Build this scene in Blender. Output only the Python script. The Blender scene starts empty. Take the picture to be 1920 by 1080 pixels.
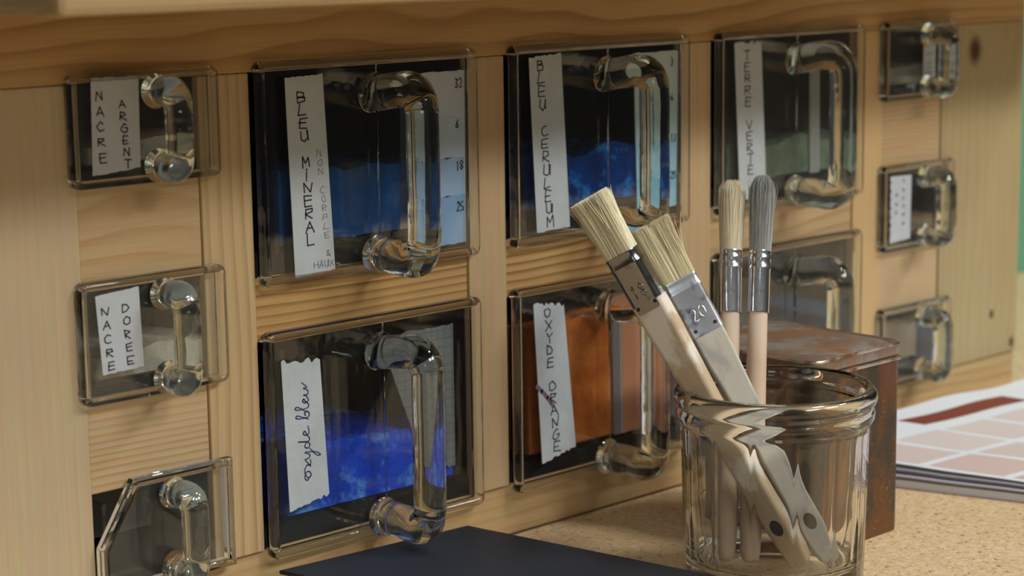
import bpy, bmesh, math, random
from mathutils import Vector, Matrix, noise
random.seed(7)
S = bpy.context.scene
COL = S.collection

# ------------------------------------------------------------------ camera
FW = Vector((0.6825, 0.7110, -0.1693)); RT = Vector((0.7198, -0.6941, -0.0136)); UP = Vector((0.1271, 0.1126, 0.9855))
FW.normalize(); RT = (RT - FW * RT.dot(FW)).normalized(); UP = RT.cross(FW)
camd = bpy.data.cameras.new('camera'); cam = bpy.data.objects.new('camera', camd); COL.objects.link(cam)
M = Matrix((RT, UP, -FW)).transposed().to_4x4(); M.translation = Vector((-0.5394, -0.7275, 0.3027))
cam.matrix_world = M
camd.sensor_width = 36; camd.lens = 3816.09 * 36 / 1920; camd.clip_start = 0.02; camd.clip_end = 50
camd.dof.use_dof = True; camd.dof.focus_distance = 0.935; camd.dof.aperture_fstop = 10
S.camera = cam
S.view_settings.view_transform = 'Standard'; S.view_settings.look = 'None'
S.view_settings.exposure = -0.30; S.view_settings.gamma = 1; S.view_settings.use_curve_mapping = False
S.cycles.max_bounces = 24; S.cycles.transmission_bounces = 20; S.cycles.transparent_max_bounces = 32
S.cycles.glossy_bounces = 8; S.cycles.sample_clamp_indirect = 6

# ------------------------------------------------------------------ world (soft grey workshop light) and lamps
W = bpy.data.worlds.new('world'); S.world = W; W.use_nodes = True
nt = W.node_tree; nt.nodes.clear()
o = nt.nodes.new('ShaderNodeOutputWorld'); b = nt.nodes.new('ShaderNodeBackground')
tc = nt.nodes.new('ShaderNodeTexCoord'); sx = nt.nodes.new('ShaderNodeSeparateXYZ'); cr = nt.nodes.new('ShaderNodeValToRGB')
mr = nt.nodes.new('ShaderNodeMapRange'); mr.inputs[1].default_value = -1; mr.inputs[2].default_value = 1
nt.links.new(tc.outputs['Generated'], sx.inputs[0]); nt.links.new(sx.outputs[2], mr.inputs[0]); nt.links.new(mr.outputs[0], cr.inputs[0])
cr.color_ramp.elements[0].position = 0.3; cr.color_ramp.elements[0].color = (0.10, 0.092, 0.08, 1)
cr.color_ramp.elements[1].position = 0.8; cr.color_ramp.elements[1].color = (0.50, 0.50, 0.47, 1)
e = cr.color_ramp.elements.new(0.52); e.color = (0.11, 0.11, 0.105, 1)
nt.links.new(cr.outputs[0], b.inputs[0]); b.inputs[1].default_value = 0.50
nt.links.new(b.outputs[0], o.inputs[0])

def area(name, loc, target, size, size_y, power, col=(1, .97, .9)):
    l = bpy.data.lights.new(name, 'AREA'); l.shape = 'RECTANGLE'; l.size = size; l.size_y = size_y; l.energy = power; l.color = col
    ob = bpy.data.objects.new(name, l); COL.objects.link(ob); ob.location = loc
    ob.rotation_euler = (Vector(target) - Vector(loc)).to_track_quat('-Z', 'Y').to_euler()
    return ob
area('overhead_light', (0.95, -1.75, 1.50), (0.15, 0, 0.1), 0.60, 0.30, 19, (1, .975, .93))
area('overhead_light', (0.10, -2.00, 1.55), (0.15, 0, 0.1), 0.60, 0.30, 16, (1, .975, .93))
area('overhead_light', (1.45, -1.10, 1.60), (0.4, 0, 0.0), 0.30, 0.20, 9, (1, .975, .93))
area('overhead_light', (0.75, -0.95, 1.85), (0.3, -0.2, 0.0), 0.40, 0.20, 14, (1, .985, .95))  # added steep light that brightens the counter and the lower cabinet front
area('side_window', (-1.7, -1.9, 0.95), (0, 0, 0.1), 0.4, 0.4, 2.5, (.86, .95, 1))

# ------------------------------------------------------------------ helpers
def new_bm(): return bmesh.new()
def finish(name, bm, mat, parent=None, smooth=False, label=None, kind=None, loc=None):
    me = bpy.data.meshes.new(name); bmesh.ops.recalc_face_normals(bm, faces=bm.faces[:]); bm.to_mesh(me); bm.free()
    if smooth:
        for p in me.polygons: p.use_smooth = True
    ob = bpy.data.objects.new(name, me); COL.objects.link(ob)
    if mat is not None: me.materials.append(mat)
    if parent: ob.parent = parent
    if label: ob['label'] = label
    if kind: ob['kind'] = kind
    if loc is not None: ob.location = loc
    return ob
def thing(name, label, cat, loc=(0, 0, 0), rz=0, group=None):
    ob = bpy.data.objects.new(name, None); ob.empty_display_size = .02; COL.objects.link(ob)
    ob.location = loc; ob.rotation_euler = (0, 0, rz); ob['label'] = label; ob['category'] = cat
    if group: ob['group'] = group
    return ob
def tag(ob, label, cat, group=None):
    ob['label'] = label; ob['category'] = cat
    if group: ob['group'] = group
    return ob
def add_box(bm, x0, x1, y0, y1, z0, z1, bev=0, seg=2):
    r = bmesh.ops.create_cube(bm, size=1)
    vs = r['verts']
    for v in vs: v.co = Vector(((x0 + x1) / 2 + v.co.x * (x1 - x0), (y0 + y1) / 2 + v.co.y * (y1 - y0), (z0 + z1) / 2 + v.co.z * (z1 - z0)))
    if bev:
        es = list({e for v in vs for e in v.link_edges})
        bmesh.ops.bevel(bm, geom=es, offset=bev, segments=seg, affect='EDGES', profile=.5)
def box(name, x0, x1, y0, y1, z0, z1, mat, parent=None, bev=.0008, **k):
    bm = new_bm(); add_box(bm, x0, x1, y0, y1, z0, z1, bev); return finish(name, bm, mat, parent, **k)
def frame_axes(d):
    d = d.normalized(); a = Vector((0, 0, 1)) if abs(d.z) < .9 else Vector((1, 0, 0))
    u = d.cross(a).normalized(); return u, d.cross(u).normalized()
def add_tube(bm, pts, rads, n=16, caps=True):
    pts = [Vector(p) for p in pts]
    if not hasattr(rads, '__len__'): rads = [rads] * len(pts)
    u = None; rings = []
    for i, p in enumerate(pts):
        d = (pts[min(i + 1, len(pts) - 1)] - pts[max(i - 1, 0)]).normalized()
        if u is None: u, _ = frame_axes(d)
        u = (u - d * u.dot(d)).normalized(); v = d.cross(u)
        rings.append([bm.verts.new(p + (u * math.cos(t) + v * math.sin(t)) * rads[i]) for t in [2 * math.pi * k / n for k in range(n)]])
    for a, b_ in zip(rings, rings[1:]):
        for k in range(n): bm.faces.new((a[k], a[(k + 1) % n], b_[(k + 1) % n], b_[k]))
    if caps:
        bm.faces.new(rings[0][::-1]); bm.faces.new(rings[-1])
def add_loft(bm, rings, caps=True):
    R = [[bm.verts.new(p) for p in r] for r in rings]; n = len(R[0])
    for a, b_ in zip(R, R[1:]):
        for k in range(n): bm.faces.new((a[k], a[(k + 1) % n], b_[(k + 1) % n], b_[k]))
    if caps: bm.faces.new(R[0][::-1]); bm.faces.new(R[-1])
def rrect(w, d, r, n=5):
    pts = []
    for cx, cy, a0 in ((w / 2 - r, d / 2 - r, 0), (-w / 2 + r, d / 2 - r, 90), (-w / 2 + r, -d / 2 + r, 180), (w / 2 - r, -d / 2 + r, 270)):
        for k in range(n + 1):
            a = math.radians(a0 + 90 * k / n); pts.append((cx + r * math.cos(a), cy + r * math.sin(a)))
    return pts
def spline(pts, n=6):
    P = [Vector(p) for p in pts]; out = []
    for i in range(len(P) - 1):
        p0 = P[max(i - 1, 0)]; p1 = P[i]; p2 = P[i + 1]; p3 = P[min(i + 2, len(P) - 1)]
        for k in range(n):
            t = k / n
            out.append(.5 * ((2 * p1) + (-p0 + p2) * t + (2 * p0 - 5 * p1 + 4 * p2 - p3) * t * t + (-p0 + 3 * p1 - 3 * p2 + p3) * t ** 3))
    return out + [P[-1]]

# ------------------------------------------------------------------ materials
class N:
    def __init__(s, name):
        s.m = bpy.data.materials.new(name); s.m.use_nodes = True; s.t = s.m.node_tree; s.t.nodes.clear()
        s.out = s.t.nodes.new('ShaderNodeOutputMaterial')
    def n(s, typ, **kw):
        nd = s.t.nodes.new(typ)
        for k, v in kw.items():
            if k.startswith('i_'):
                key = k[2:]; key = int(key) if key.isdigit() else key.replace('_', ' ')
                if isinstance(v, bpy.types.NodeSocket): s.t.links.new(v, nd.inputs[key])
                else: nd.inputs[key].default_value = v
            else: setattr(nd, k, v)
        return nd
    def math(s, op, a, b=0.0, c=None):
        nd = s.t.nodes.new('ShaderNodeMath'); nd.operation = op
        for i, v in enumerate((a, b) + ((c,) if c is not None else ())):
            if isinstance(v, bpy.types.NodeSocket): s.t.links.new(v, nd.inputs[i])
            else: nd.inputs[i].default_value = v
        return nd.outputs[0]
    def ramp(s, f, stops, interp='LINEAR'):
        nd = s.t.nodes.new('ShaderNodeValToRGB'); cr = nd.color_ramp; cr.interpolation = interp
        while len(cr.elements) > 1: cr.elements.remove(cr.elements[-1])
        cr.elements[0].position = stops[0][0]; cr.elements[0].color = (*stops[0][1], 1)
        for p, c in stops[1:]:
            e = cr.elements.new(p); e.color = (*c, 1)
        s.t.links.new(f, nd.inputs[0]); return nd.outputs[0]
    def mix(s, f, a, b, mode='MIX'):
        nd = s.t.nodes.new('ShaderNodeMix'); nd.data_type = 'RGBA'; nd.blend_type = mode
        for key, v in ((0, f), (6, a), (7, b)):
            if isinstance(v, bpy.types.NodeSocket): s.t.links.new(v, nd.inputs[key])
            elif key == 0: nd.inputs[0].default_value = v
            else: nd.inputs[key].default_value = (*v, 1)
        return nd.outputs[2]
    def coords(s, scale=(1, 1, 1), loc=(0, 0, 0)):
        tc = s.n('ShaderNodeTexCoord'); mp = s.n('ShaderNodeMapping', i_Vector=tc.outputs['Object']); mp.inputs['Scale'].default_value = scale; mp.inputs['Location'].default_value = loc
        return mp.outputs[0]
    def bsdf(s, col, rough=.5, metal=0, spec=.5, bump=None, bs=.2, bd=.001, **kw):
        p = s.n('ShaderNodeBsdfPrincipled')
        for key, v in (('Base Color', col), ('Roughness', rough), ('Metallic', metal), ('Specular IOR Level', spec)):
            if isinstance(v, bpy.types.NodeSocket): s.t.links.new(v, p.inputs[key])
            else: p.inputs[key].default_value = (*v, 1) if key == 'Base Color' else v
        for k, v in kw.items(): p.inputs[k.replace('_', ' ')].default_value = v
        if bump is not None:
            bn = s.n('ShaderNodeBump', i_Strength=bs, i_Distance=bd, i_Height=bump); s.t.links.new(bn.outputs[0], p.inputs['Normal'])
        s.t.links.new(p.outputs[0], s.out.inputs[0]); return p
def plain(name, col, rough=.6, metal=0, spec=.5, **kw):
    m = N(name); m.bsdf(col, rough, metal, spec, **kw); return m.m

def pine(name, grain='z', freq=170, amp=2.2, light=(.60, .44, .235), dark=(.40, .235, .085), seed=0, contrast=1.0, knots=(), stretch=.09):
    """straight grained pine: growth rings are stretched noise pushed through a narrow saw band"""
    m = N(name); sc = (1, 1, stretch) if grain == 'z' else (stretch, 1, 1)
    v = m.coords(sc, (seed * 3.1, seed * 1.7, seed * .9))
    n1 = m.n('ShaderNodeTexNoise', i_Vector=v, i_Scale=9.0, i_Detail=2.0, i_Roughness=.45)
    tc = m.n('ShaderNodeTexCoord'); sep = m.n('ShaderNodeSeparateXYZ', i_0=tc.outputs['Object'])
    across = sep.outputs[0] if grain == 'z' else sep.outputs[2]
    n0 = m.n('ShaderNodeTexNoise', i_Vector=m.coords(tuple(q * (1 if q == 1 else 2.2) for q in sc), (seed, 2, seed)), i_Scale=26.0, i_Detail=1.0)
    f = m.math('ADD', m.math('MULTIPLY_ADD', across, freq, m.math('MULTIPLY', n1.outputs[0], amp * 7)), m.math('MULTIPLY', n0.outputs[0], 2.2))
    kn = None
    for (kx, kz, kr) in knots:
        dx = m.math('SUBTRACT', sep.outputs[0], kx); dz = m.math('MULTIPLY', m.math('SUBTRACT', sep.outputs[2], kz), .8)
        d = m.math('SQRT', m.math('ADD', m.math('MULTIPLY', dx, dx), m.math('MULTIPLY', dz, dz)))
        g = m.math('DIVIDE', kr, m.math('ADD', d, kr * .35)); f = m.math('ADD', f, m.math('MULTIPLY', g, 1.1))
        k1 = m.n('ShaderNodeMapRange', i_0=d, i_1=kr * 1.5, i_2=kr * .55).outputs[0]; kn = k1 if kn is None else m.math('MAXIMUM', kn, k1)
    fr = m.math('FRACT', f)
    ring = m.ramp(fr, [(0, (0, 0, 0)), (.45, (.15,) * 3), (.80, (.8,) * 3), (.90, (1,) * 3), (1, (0, 0, 0))])
    big2 = m.n('ShaderNodeTexNoise', i_Vector=v, i_Scale=11.0, i_Detail=0.0)
    ring = m.math('MULTIPLY', ring, m.ramp(big2.outputs[0], [(.30, (.25,) * 3), (.62, (1,) * 3)]))
    n2 = m.n('ShaderNodeTexNoise', i_Vector=v, i_Scale=30.0, i_Detail=3.0)
    big = m.n('ShaderNodeTexNoise', i_Vector=v, i_Scale=4.0, i_Detail=1.0)
    c0 = m.mix(m.math('MULTIPLY', ring, m.math('MULTIPLY', n2.outputs[0], 1.35 * contrast)), light, dark)
    c1 = m.mix(m.math('MULTIPLY', m.math('SUBTRACT', big.outputs[0], .42), 1.6), c0, tuple(a * b for a, b in zip(light, (.86, .72, .55))))
    fs = (900, 900, 25) if grain == 'z' else (25, 900, 900)
    fib = m.n('ShaderNodeTexNoise', i_Vector=m.coords(fs), i_Scale=1.0, i_Detail=2.0)
    c2 = m.mix(.34, c1, fib.outputs[1], 'SOFT_LIGHT')
    if kn is not None: c2 = m.mix(kn, c2, (.10, .045, .018))
    m.bsdf(c2, .48, 0, .35, bump=fib.outputs[0], bs=.12, bd=.0004); return m.m

def thin_glass(name, tint=(.975, .985, .98), ior=1.5, haze=0.0):
    """a clean flat pane: light goes straight through, Fresnel reflection on its faces"""
    m = N(name); tr = m.n('ShaderNodeBsdfTransparent', i_0=(*tint, 1)); gl = m.n('ShaderNodeBsdfGlossy', i_Roughness=.03)
    ge = m.n('ShaderNodeNewGeometry')      # same reflectance on the entry and the exit face of the straight-through pane
    fr = m.n('ShaderNodeFresnel', i_IOR=m.math('ADD', m.math('MULTIPLY', ge.outputs['Backfacing'], 1 / ior - ior), ior))
    nz = m.n('ShaderNodeTexNoise', i_Vector=m.coords((60, 60, 60)), i_Scale=1.0, i_Detail=1.0)
    bn = m.n('ShaderNodeBump', i_Strength=.05, i_Distance=.001, i_Height=nz.outputs[0])
    m.t.links.new(bn.outputs[0], gl.inputs['Normal'])
    mx = m.n('ShaderNodeMixShader', i_0=fr.outputs[0], i_1=tr.outputs[0], i_2=gl.outputs[0])
    if haze:      # fine pigment dust clinging to the glass
        dn = m.n('ShaderNodeTexNoise', i_Vector=m.coords(loc=(2, 5, 1)), i_Scale=45.0, i_Detail=5.0, i_Roughness=.7)
        df = m.n('ShaderNodeBsdfDiffuse', i_0=(.55, .55, .50, 1)); my = m.n('ShaderNodeMixShader', i_0=m.math('MULTIPLY', dn.outputs[0], haze * 2), i_1=mx.outputs[0], i_2=df.outputs[0]); mx = my
    m.t.links.new(mx.outputs[0], m.out.inputs[0]); return m.m
def solid_glass(name, col=(.97, .985, .97), rough=0.0, bump=0.0, scale=80):
    m = N(name); g = m.n('ShaderNodeBsdfGlass', i_Color=(*col, 1), i_Roughness=rough, i_IOR=1.5)
    if bump:
        nz = m.n('ShaderNodeTexNoise', i_Vector=m.coords((scale,) * 3), i_Scale=1.0, i_Detail=1.0)
        bn = m.n('ShaderNodeBump', i_Strength=bump, i_Distance=.002, i_Height=nz.outputs[0]); m.t.links.new(bn.outputs[0], g.inputs['Normal'])
    m.t.links.new(g.outputs[0], m.out.inputs[0]); return m.m

M_THIN = thin_glass('flat_glass', haze=.005); M_DUSTY = thin_glass('dusty_flat_glass', haze=.03); M_WALL = thin_glass('drawer_wall_glass', (.95, .97, .96))
M_GLASS = solid_glass('pressed_glass', (.95, .97, .95), bump=.25); M_JAR = solid_glass('jar_glass', (.985, .99, .985), bump=.08, scale=60)
M_RIM = solid_glass('rim_glass', (.985, .99, .985), bump=.2, scale=60)
M_BLACK = plain('shade_black_wood', (.012, .012, .012), .75, spec=.2)  # black colour stands in for the shade inside the cabinet
M_INK = plain('ink_black', (.02, .025, .03), .6); M_PENCIL = plain('pencil_grey', (.30, .32, .34), .7); M_BLUEINK = plain('ink_blue', (.13, .17, .38), .6)

def paper_mat(name, col=(.56, .63, .67)):
    m = N(name); v = m.coords((1, 1, 1))
    n = m.n('ShaderNodeTexNoise', i_Vector=v, i_Scale=140.0, i_Detail=4.0)
    w = m.n('ShaderNodeTexVoronoi', i_Vector=v, i_Scale=160.0)
    c = m.mix(m.math('MULTIPLY', n.outputs[0], .5), col, tuple(x * .72 for x in col))
    m.bsdf(c, .8, 0, .2, bump=m.math('ADD', n.outputs[0], m.math('MULTIPLY', w.outputs[0], .5)), bs=.5, bd=.0008); return m.m
M_TAPE = paper_mat('crinkled_masking_tape'); M_TAPE2 = paper_mat('white_paper_label', (.60, .66, .72))
def powder(name, c0, c1, scale=70, c2=None):
    m = N(name); n = m.n('ShaderNodeTexNoise', i_Vector=m.coords(), i_Scale=float(scale), i_Detail=6.0, i_Roughness=.65)
    n2 = m.n('ShaderNodeTexNoise', i_Vector=m.coords(loc=(3, 1, 2)), i_Scale=scale * .5, i_Detail=5.0, i_Roughness=.7)
    c = m.mix(m.ramp(n.outputs[0], [(.35, (0,) * 3), (.65, (1,) * 3)]), c0, c1)
    if c2: c = m.mix(m.ramp(n2.outputs[0], [(.54, (0,) * 3), (.64, (1,) * 3)]), c, c2)
    m.bsdf(c, .95, 0, .1, bump=n.outputs[0], bs=.6, bd=.002); return m.m
M_P_MINERAL = powder('mineral_blue_pigment', (.004, .045, .16), (.006, .075, .26))
M_P_CERU = powder('cerulean_pigment', (.003, .025, .14), (.004, .05, .28), 60, (.02, .25, .75))
M_P_OXB = powder('blue_oxide_pigment', (.006, .045, .50), (.01, .08, .75), 60, (.10, .32, .85))
M_P_OXO = powder('orange_oxide_pigment', (.40, .10, .018), (.62, .20, .045), 45)
M_P_VERT = powder('green_earth_pigment', (.10, .15, .10), (.20, .27, .19), 70)
M_P_NACRE = powder('pearl_pigment', (.42, .42, .40), (.58, .58, .55), 90)
M_P_GOLD = powder('pale_gold_pigment', (.40, .39, .33), (.60, .59, .52), 90)
M_P_GREY = powder('grey_pigment', (.24, .25, .24), (.34, .35, .33), 90)

def counter_mat():
    m = N('chipboard'); v = m.coords()
    n = m.n('ShaderNodeTexNoise', i_Vector=v, i_Scale=14.0, i_Detail=3.0)
    st = m.coords((1, 1.6, 1)); vo = m.n('ShaderNodeTexVoronoi', i_Vector=st, i_Scale=420.0); vo2 = m.n('ShaderNodeTexVoronoi', i_Vector=m.coords((2.2, 1, 1), (4, 2, 1)), i_Scale=300.0)
    base = m.ramp(vo.outputs['Color'], [(0, (.58, .41, .21)), (.5, (.71, .53, .31)), (1, (.83, .68, .46))])
    base = m.mix(m.ramp(vo2.outputs['Color'], [(.80, (0,) * 3), (.86, (.6,) * 3)]), base, (.74, .62, .42))
    w = m.n('ShaderNodeTexNoise', i_Vector=m.coords((1.5, 1, 1), (7, 2, 0)), i_Scale=260.0, i_Detail=3.0)
    base = m.mix(m.ramp(w.outputs[0], [(.62, (0,) * 3), (.67, (.9,) * 3)]), base, (.13, .08, .035))
    base = m.mix(m.ramp(n.outputs[0], [(.35, (0,) * 3), (.7, (.35,) * 3)]), base, (.62, .42, .2))
    m.bsdf(base, .6, 0, .25, bump=vo.outputs[0], bs=.08, bd=.0005); return m.m

# ------------------------------------------------------------------ setting
ct = box('counter', -.75, 1.3, -.95, .26, -.03, 0, counter_mat(), kind='structure', bev=.001)
box('wall_back', .55, 1.4, .262, .30, -.03, .9, plain('green_painted_wall', (.13, .36, .24), .6), kind='structure', bev=0)

# ------------------------------------------------------------------ cabinet
A0, A1, B0, B1, C0, C1 = 0, .130, .1555, .2855, .3117, .4417
D0, D1, E0, E1 = .4698, .5323, -.0895, -.0273
Z1T, Z1B, Z2T, Z2B = .246, .1541, .1246, .0277
S1B, S2T, S2B, S3T = .2036, .1597, .1121, .072
cab = thing('pigment_cabinet', 'pine cabinet with rows of glass pigment drawers standing at the back of the counter', 'cabinet')
L1 = (.62, .46, .26); L2 = (.60, .42, .22)
mv = [pine('pine_stile_%d' % i, 'z', f, a, l, d, i + 1, c) for i, (f, a, l, d, c) in enumerate((
    (190, .8, (.58, .475, .31), (.46, .345, .19), .8), (150, .6, (.60, .445, .25), (.40, .26, .11), 1.2), (190, .7, (.58, .43, .255), (.48, .33, .17), .6),
    (150, .8, (.60, .44, .25), (.50, .33, .16), .5), (170, .8, (.64, .45, .22), (.52, .33, .13), .5)))]
mright = pine('pine_right_board', 'z', 130, 1.2, (.46, .37, .20), (.38, .28, .13), 8, .7, knots=((.5672, .229, .0062), (.5935, .056, .0022), (.618, .034, .0025)))
mh_dark = pine('pine_dark_rail', 'x', 120, 1.5, (.58, .385, .175), (.34, .185, .06), 3, 1.3, stretch=.16)
mh_mid = pine('pine_ringed_rail', 'x', 200, .8, (.58, .37, .15), (.20, .09, .025), 5, 1.8, stretch=.12)
mh_mid2 = pine('pine_ringed_rail_right', 'x', 180, 1.2, (.58, .38, .16), (.22, .105, .03), 6, 1.7, stretch=.16)
mh_soft = pine('pine_soft_rail', 'x', 110, 1.5, (.60, .45, .26), (.40, .25, .10), 9, 1.5, knots=(), stretch=.17)
mh_soft2 = pine('pine_fine_rail', 'x', 330, 1.6, (.60, .45, .27), (.43, .29, .14), 11, 1.3, stretch=.14)
mh_bot = pine('pine_bottom_rail', 'x', 110, 1.8, (.60, .42, .21), (.36, .21, .085), 12, 1.1, stretch=.14)
mh_shelf = pine('pine_shelf', 'x', 130, 1.3, (.44, .32, .165), (.33, .21, .09), 14, .7, stretch=.1)
T = .018
stiles = [(-.20, E0, mv[0]), (E1, A0, mv[1]), (A1, B0, mv[2]), (B1, C0, mv[3]), (C1, D0, mv[4]), (D1, .6235, mright)]
for x0, x1, m_ in stiles: box('stile', x0, x1, 0, T, Z2B, Z1T, m_, cab, .0007)
box('top_rail', -.20, .6235, .0003, T, Z1T + .0002, .2775, mh_dark, cab, .0005)
box('bottom_rail', -.20, .6235, .0016, T, .0012, Z2B - .0002, mh_bot, cab, .001)
Rr = .0012
for x0, x1, z0, z1, m_ in ((A0, A1, Z2T, Z1B, mh_mid), (B0, B1, Z2T, Z1B, mh_mid2), (C0, C1, Z2T, Z1B, mh_soft),
                           (E0, E1, S2T, S1B, mh_soft), (E0, E1, S3T, S2B, mh_soft2), (D0, D1, S2T, S1B, mh_soft2), (D0, D1, S3T, S2B, mh_soft2)):
    box('rail', x0 + .0002, x1 - .0002, Rr, T, z0, z1, m_, cab, .0007)
box('shelf', -.170, .66, -.124, .19, .2783, .303, mh_shelf, cab, .003)
box('side_panel', -.20, -.186, T, .185, .0012, .2775, mv[0], cab); box('side_panel', .609, .6235, T, .185, .0012, .2775, mright, cab)
box('back_panel', -.186, .609, .178, .185, .0012, .2775, M_BLACK, cab)
OPEN = [(A0, A1, Z1B, Z1T), (A0, A1, Z2B, Z2T), (B0, B1, Z1B, Z1T), (B0, B1, Z2B, Z2T), (C0, C1, Z1B, Z1T), (C0, C1, Z2B, Z2T)]
SM = [(E0, E1, S1B, Z1T), (E0, E1, S2B, S2T), (E0, E1, Z2B, S3T), (D0, D1, S1B, Z1T), (D0, D1, S2B, S2T), (D0, D1, Z2B, S3T)]
DEP = .145
for k, (x0, x1, z0, z1) in enumerate(OPEN + SM):
    fl = .0095 if k < 6 else .006          # raised floor of each compartment, its inner shade painted black
    bm = new_bm(); t = .0015
    add_box(bm, x0 + .0003, x1 - .0003, T * .15, DEP, z0 + .0002, z0 + fl)
    add_box(bm, x0 - t, x0 + .0002, T + .0003, DEP, z0, z1); add_box(bm, x1 - .0002, x1 + t, T + .0003, DEP, z0, z1)
    add_box(bm, x0, x1, T + .0003, DEP, z1 - .0003, z1 + t); add_box(bm, x0, x1, DEP, DEP + t, z0, z1)
    add_box(bm, x0 + .0001, x0 + .0008, .004, T + .0003, z0 + .0002, z1 - .0003); add_box(bm, x1 - .0008, x1 - .0001, .004, T + .0003, z0 + .0002, z1 - .0003)
    finish('drawer_compartment', bm, M_BLACK, cab)

# ------------------------------------------------------------------ writing: single-stroke letters as thin raised ink lines
F = {
 'A': [[(0, 0), (.5, 1), (1, 0)], [(.2, .4), (.8, .4)]], 'B': [[(0, 0), (0, 1), (.7, .9), (.7, .6), (0, .55), (.85, .45), (.85, .1), (0, 0)]],
 'C': [[(.9, .85), (.4, 1), (0, .6), (0, .3), (.4, 0), (.95, .1)]], 'D': [[(0, 0), (0, 1), (.6, .9), (.95, .5), (.6, .1), (0, 0)]],
 'E': [[(.95, 1), (0, 1), (0, 0), (.95, 0)], [(0, .52), (.75, .52)]], 'F': [[(.95, 1), (0, 1), (0, 0)], [(0, .52), (.75, .52)]],
 'G': [[(.9, .9), (.4, 1), (0, .6), (0, .25), (.4, 0), (.9, .1), (.9, .45), (.5, .45)]], 'H': [[(0, 0), (0, 1)], [(1, 0), (1, 1)], [(0, .5), (1, .5)]],
 'I': [[(.5, 0), (.5, .72)], [(.5, .95), (.52, 1.0)]], 'L': [[(.1, 1), (0, 0), (.9, 0)]], 'M': [[(0, 0), (.1, 1), (.5, .4), (.85, 1), (1, 0)]],
 'N': [[(0, 0), (.05, 1), (.85, 0), (.95, 1)]], 'O': [[(.5, 1), (.05, .75), (.05, .25), (.5, 0), (.9, .25), (.9, .75), (.5, 1)]],
 'P': [[(0, 0), (0, 1), (.8, .9), (.8, .55), (0, .5)]], 'R': [[(0, 0), (0, 1), (.75, .9), (.75, .6), (0, .5), (.9, 0)]],
 'S': [[(.9, .9), (.3, 1), (.1, .75), (.8, .4), (.8, .1), (.1, 0)]], 'T': [[(0, 1), (1, 1)], [(.5, 1), (.5, 0)]],
 'U': [[(0, 1), (.05, .2), (.45, 0), (.85, .2), (.9, 1)], [(.9, 1), (.95, 0)]], 'V': [[(0, 1), (.5, 0), (1, 1)]], 'X': [[(0, 1), (1, 0)], [(1, 1), (0, 0)]],
 'Y': [[(0, 1), (.5, .5), (1, 1)], [(.5, .5), (.5, 0)]], '1': [[(.2, .75), (.5, 1), (.5, 0)]], '2': [[(.1, .8), (.5, 1), (.85, .7), (.1, 0), (.95, 0)]],
 '3': [[(.1, 1), (.85, .9), (.4, .55), (.9, .3), (.5, 0), (.05, .1)]], '5': [[(.9, 1), (.2, 1), (.15, .55), (.8, .5), (.8, .1), (.1, 0)]],
 '6': [[(.8, 1), (.2, .6), (.1, .2), (.5, 0), (.9, .25), (.5, .5), (.15, .3)]], '0': [[(.5, 1), (.05, .75), (.05, .25), (.5, 0), (.9, .25), (.9, .75), (.5, 1)]], '8': [[(.5, .5), (.1, .75), (.5, 1), (.9, .75), (.1, .25), (.5, 0), (.9, .25), (.5, .5)]], '&': [[(.9, 0), (.1, .8), (.4, 1), (.6, .8), (.05, .25), (.4, 0), (.9, .4)]]}
def add_stroke(bm, pts, y, r):
    """flat ink line with a little thickness on the plane facing -Y"""
    for (a, b_) in zip(pts, pts[1:]):
        a = Vector(a); b_ = Vector(b_); d = b_ - a
        if d.length < 1e-7: continue
        d.normalize(); n = Vector((-d.y, d.x)) * r; a2 = a - d * r * .6; b2 = b_ + d * r * .6
        q = [a2 + n, a2 - n, b2 - n, b2 + n]
        v0 = [bm.verts.new((p.x, y, p.y)) for p in q]; v1 = [bm.verts.new((p.x, y - .00012, p.y)) for p in q]
        bm.faces.new(v1); bm.faces.new(v0[::-1])
        for i in range(4): bm.faces.new((v0[i], v0[(i + 1) % 4], v1[(i + 1) % 4], v1[i]))
def column_text(txt, x0, z0, x1, z1, w, h, y, r=.00022, rnd=.11):
    """letters stacked downwards from (x0,z0) to (x1,z1), as the labels are written"""
    bm = new_bm(); n = len(txt)
    for i, chh in enumerate(txt):
        t = i / max(n - 1, 1); cx = x0 + (x1 - x0) * t; cz = z0 + (z1 - z0) * t
        for st in F.get(chh, []):
            add_stroke(bm, [(cx + (p[0] - .5) * w + random.uniform(-rnd, rnd) * w, cz + (p[1] - .5) * h + random.uniform(-rnd, rnd) * h) for p in st], y, r)
    return bm
def sheet(name, corners, y0, y1, mat, parent, torn=(0, 0), nseg=14, label=None, skew=0):
    """paper strip; corners TL TR BR BL in local x,z; torn ends get a ragged outline"""
    TL, TR, BR, BL = [Vector(c) for c in corners]; out = []
    for k in range(nseg + 1):
        t = k / nseg; p = TL.lerp(TR, t); j = torn[0] * (random.uniform(-1, 1) if 0 < k < nseg else 0); out.append(Vector((p.x, p.y + j)))
    for k in range(nseg + 1):
        t = k / nseg; p = BR.lerp(BL, t); j = torn[1] * (random.uniform(-1, 1) if 0 < k < nseg else 0); out.append(Vector((p.x, p.y + j)))
    bm = new_bm(); a = [bm.verts.new((p.x, y0, p.y)) for p in out]; b_ = [bm.verts.new((p.x, y1, p.y)) for p in out]; n = len(out)
    bm.faces.new(a); bm.faces.new(b_[::-1])
    for i in range(n): bm.faces.new((a[i], a[(i + 1) % n], b_[(i + 1) % n], b_[i]))
    return finish(name, bm, mat, parent, label=label)

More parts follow.
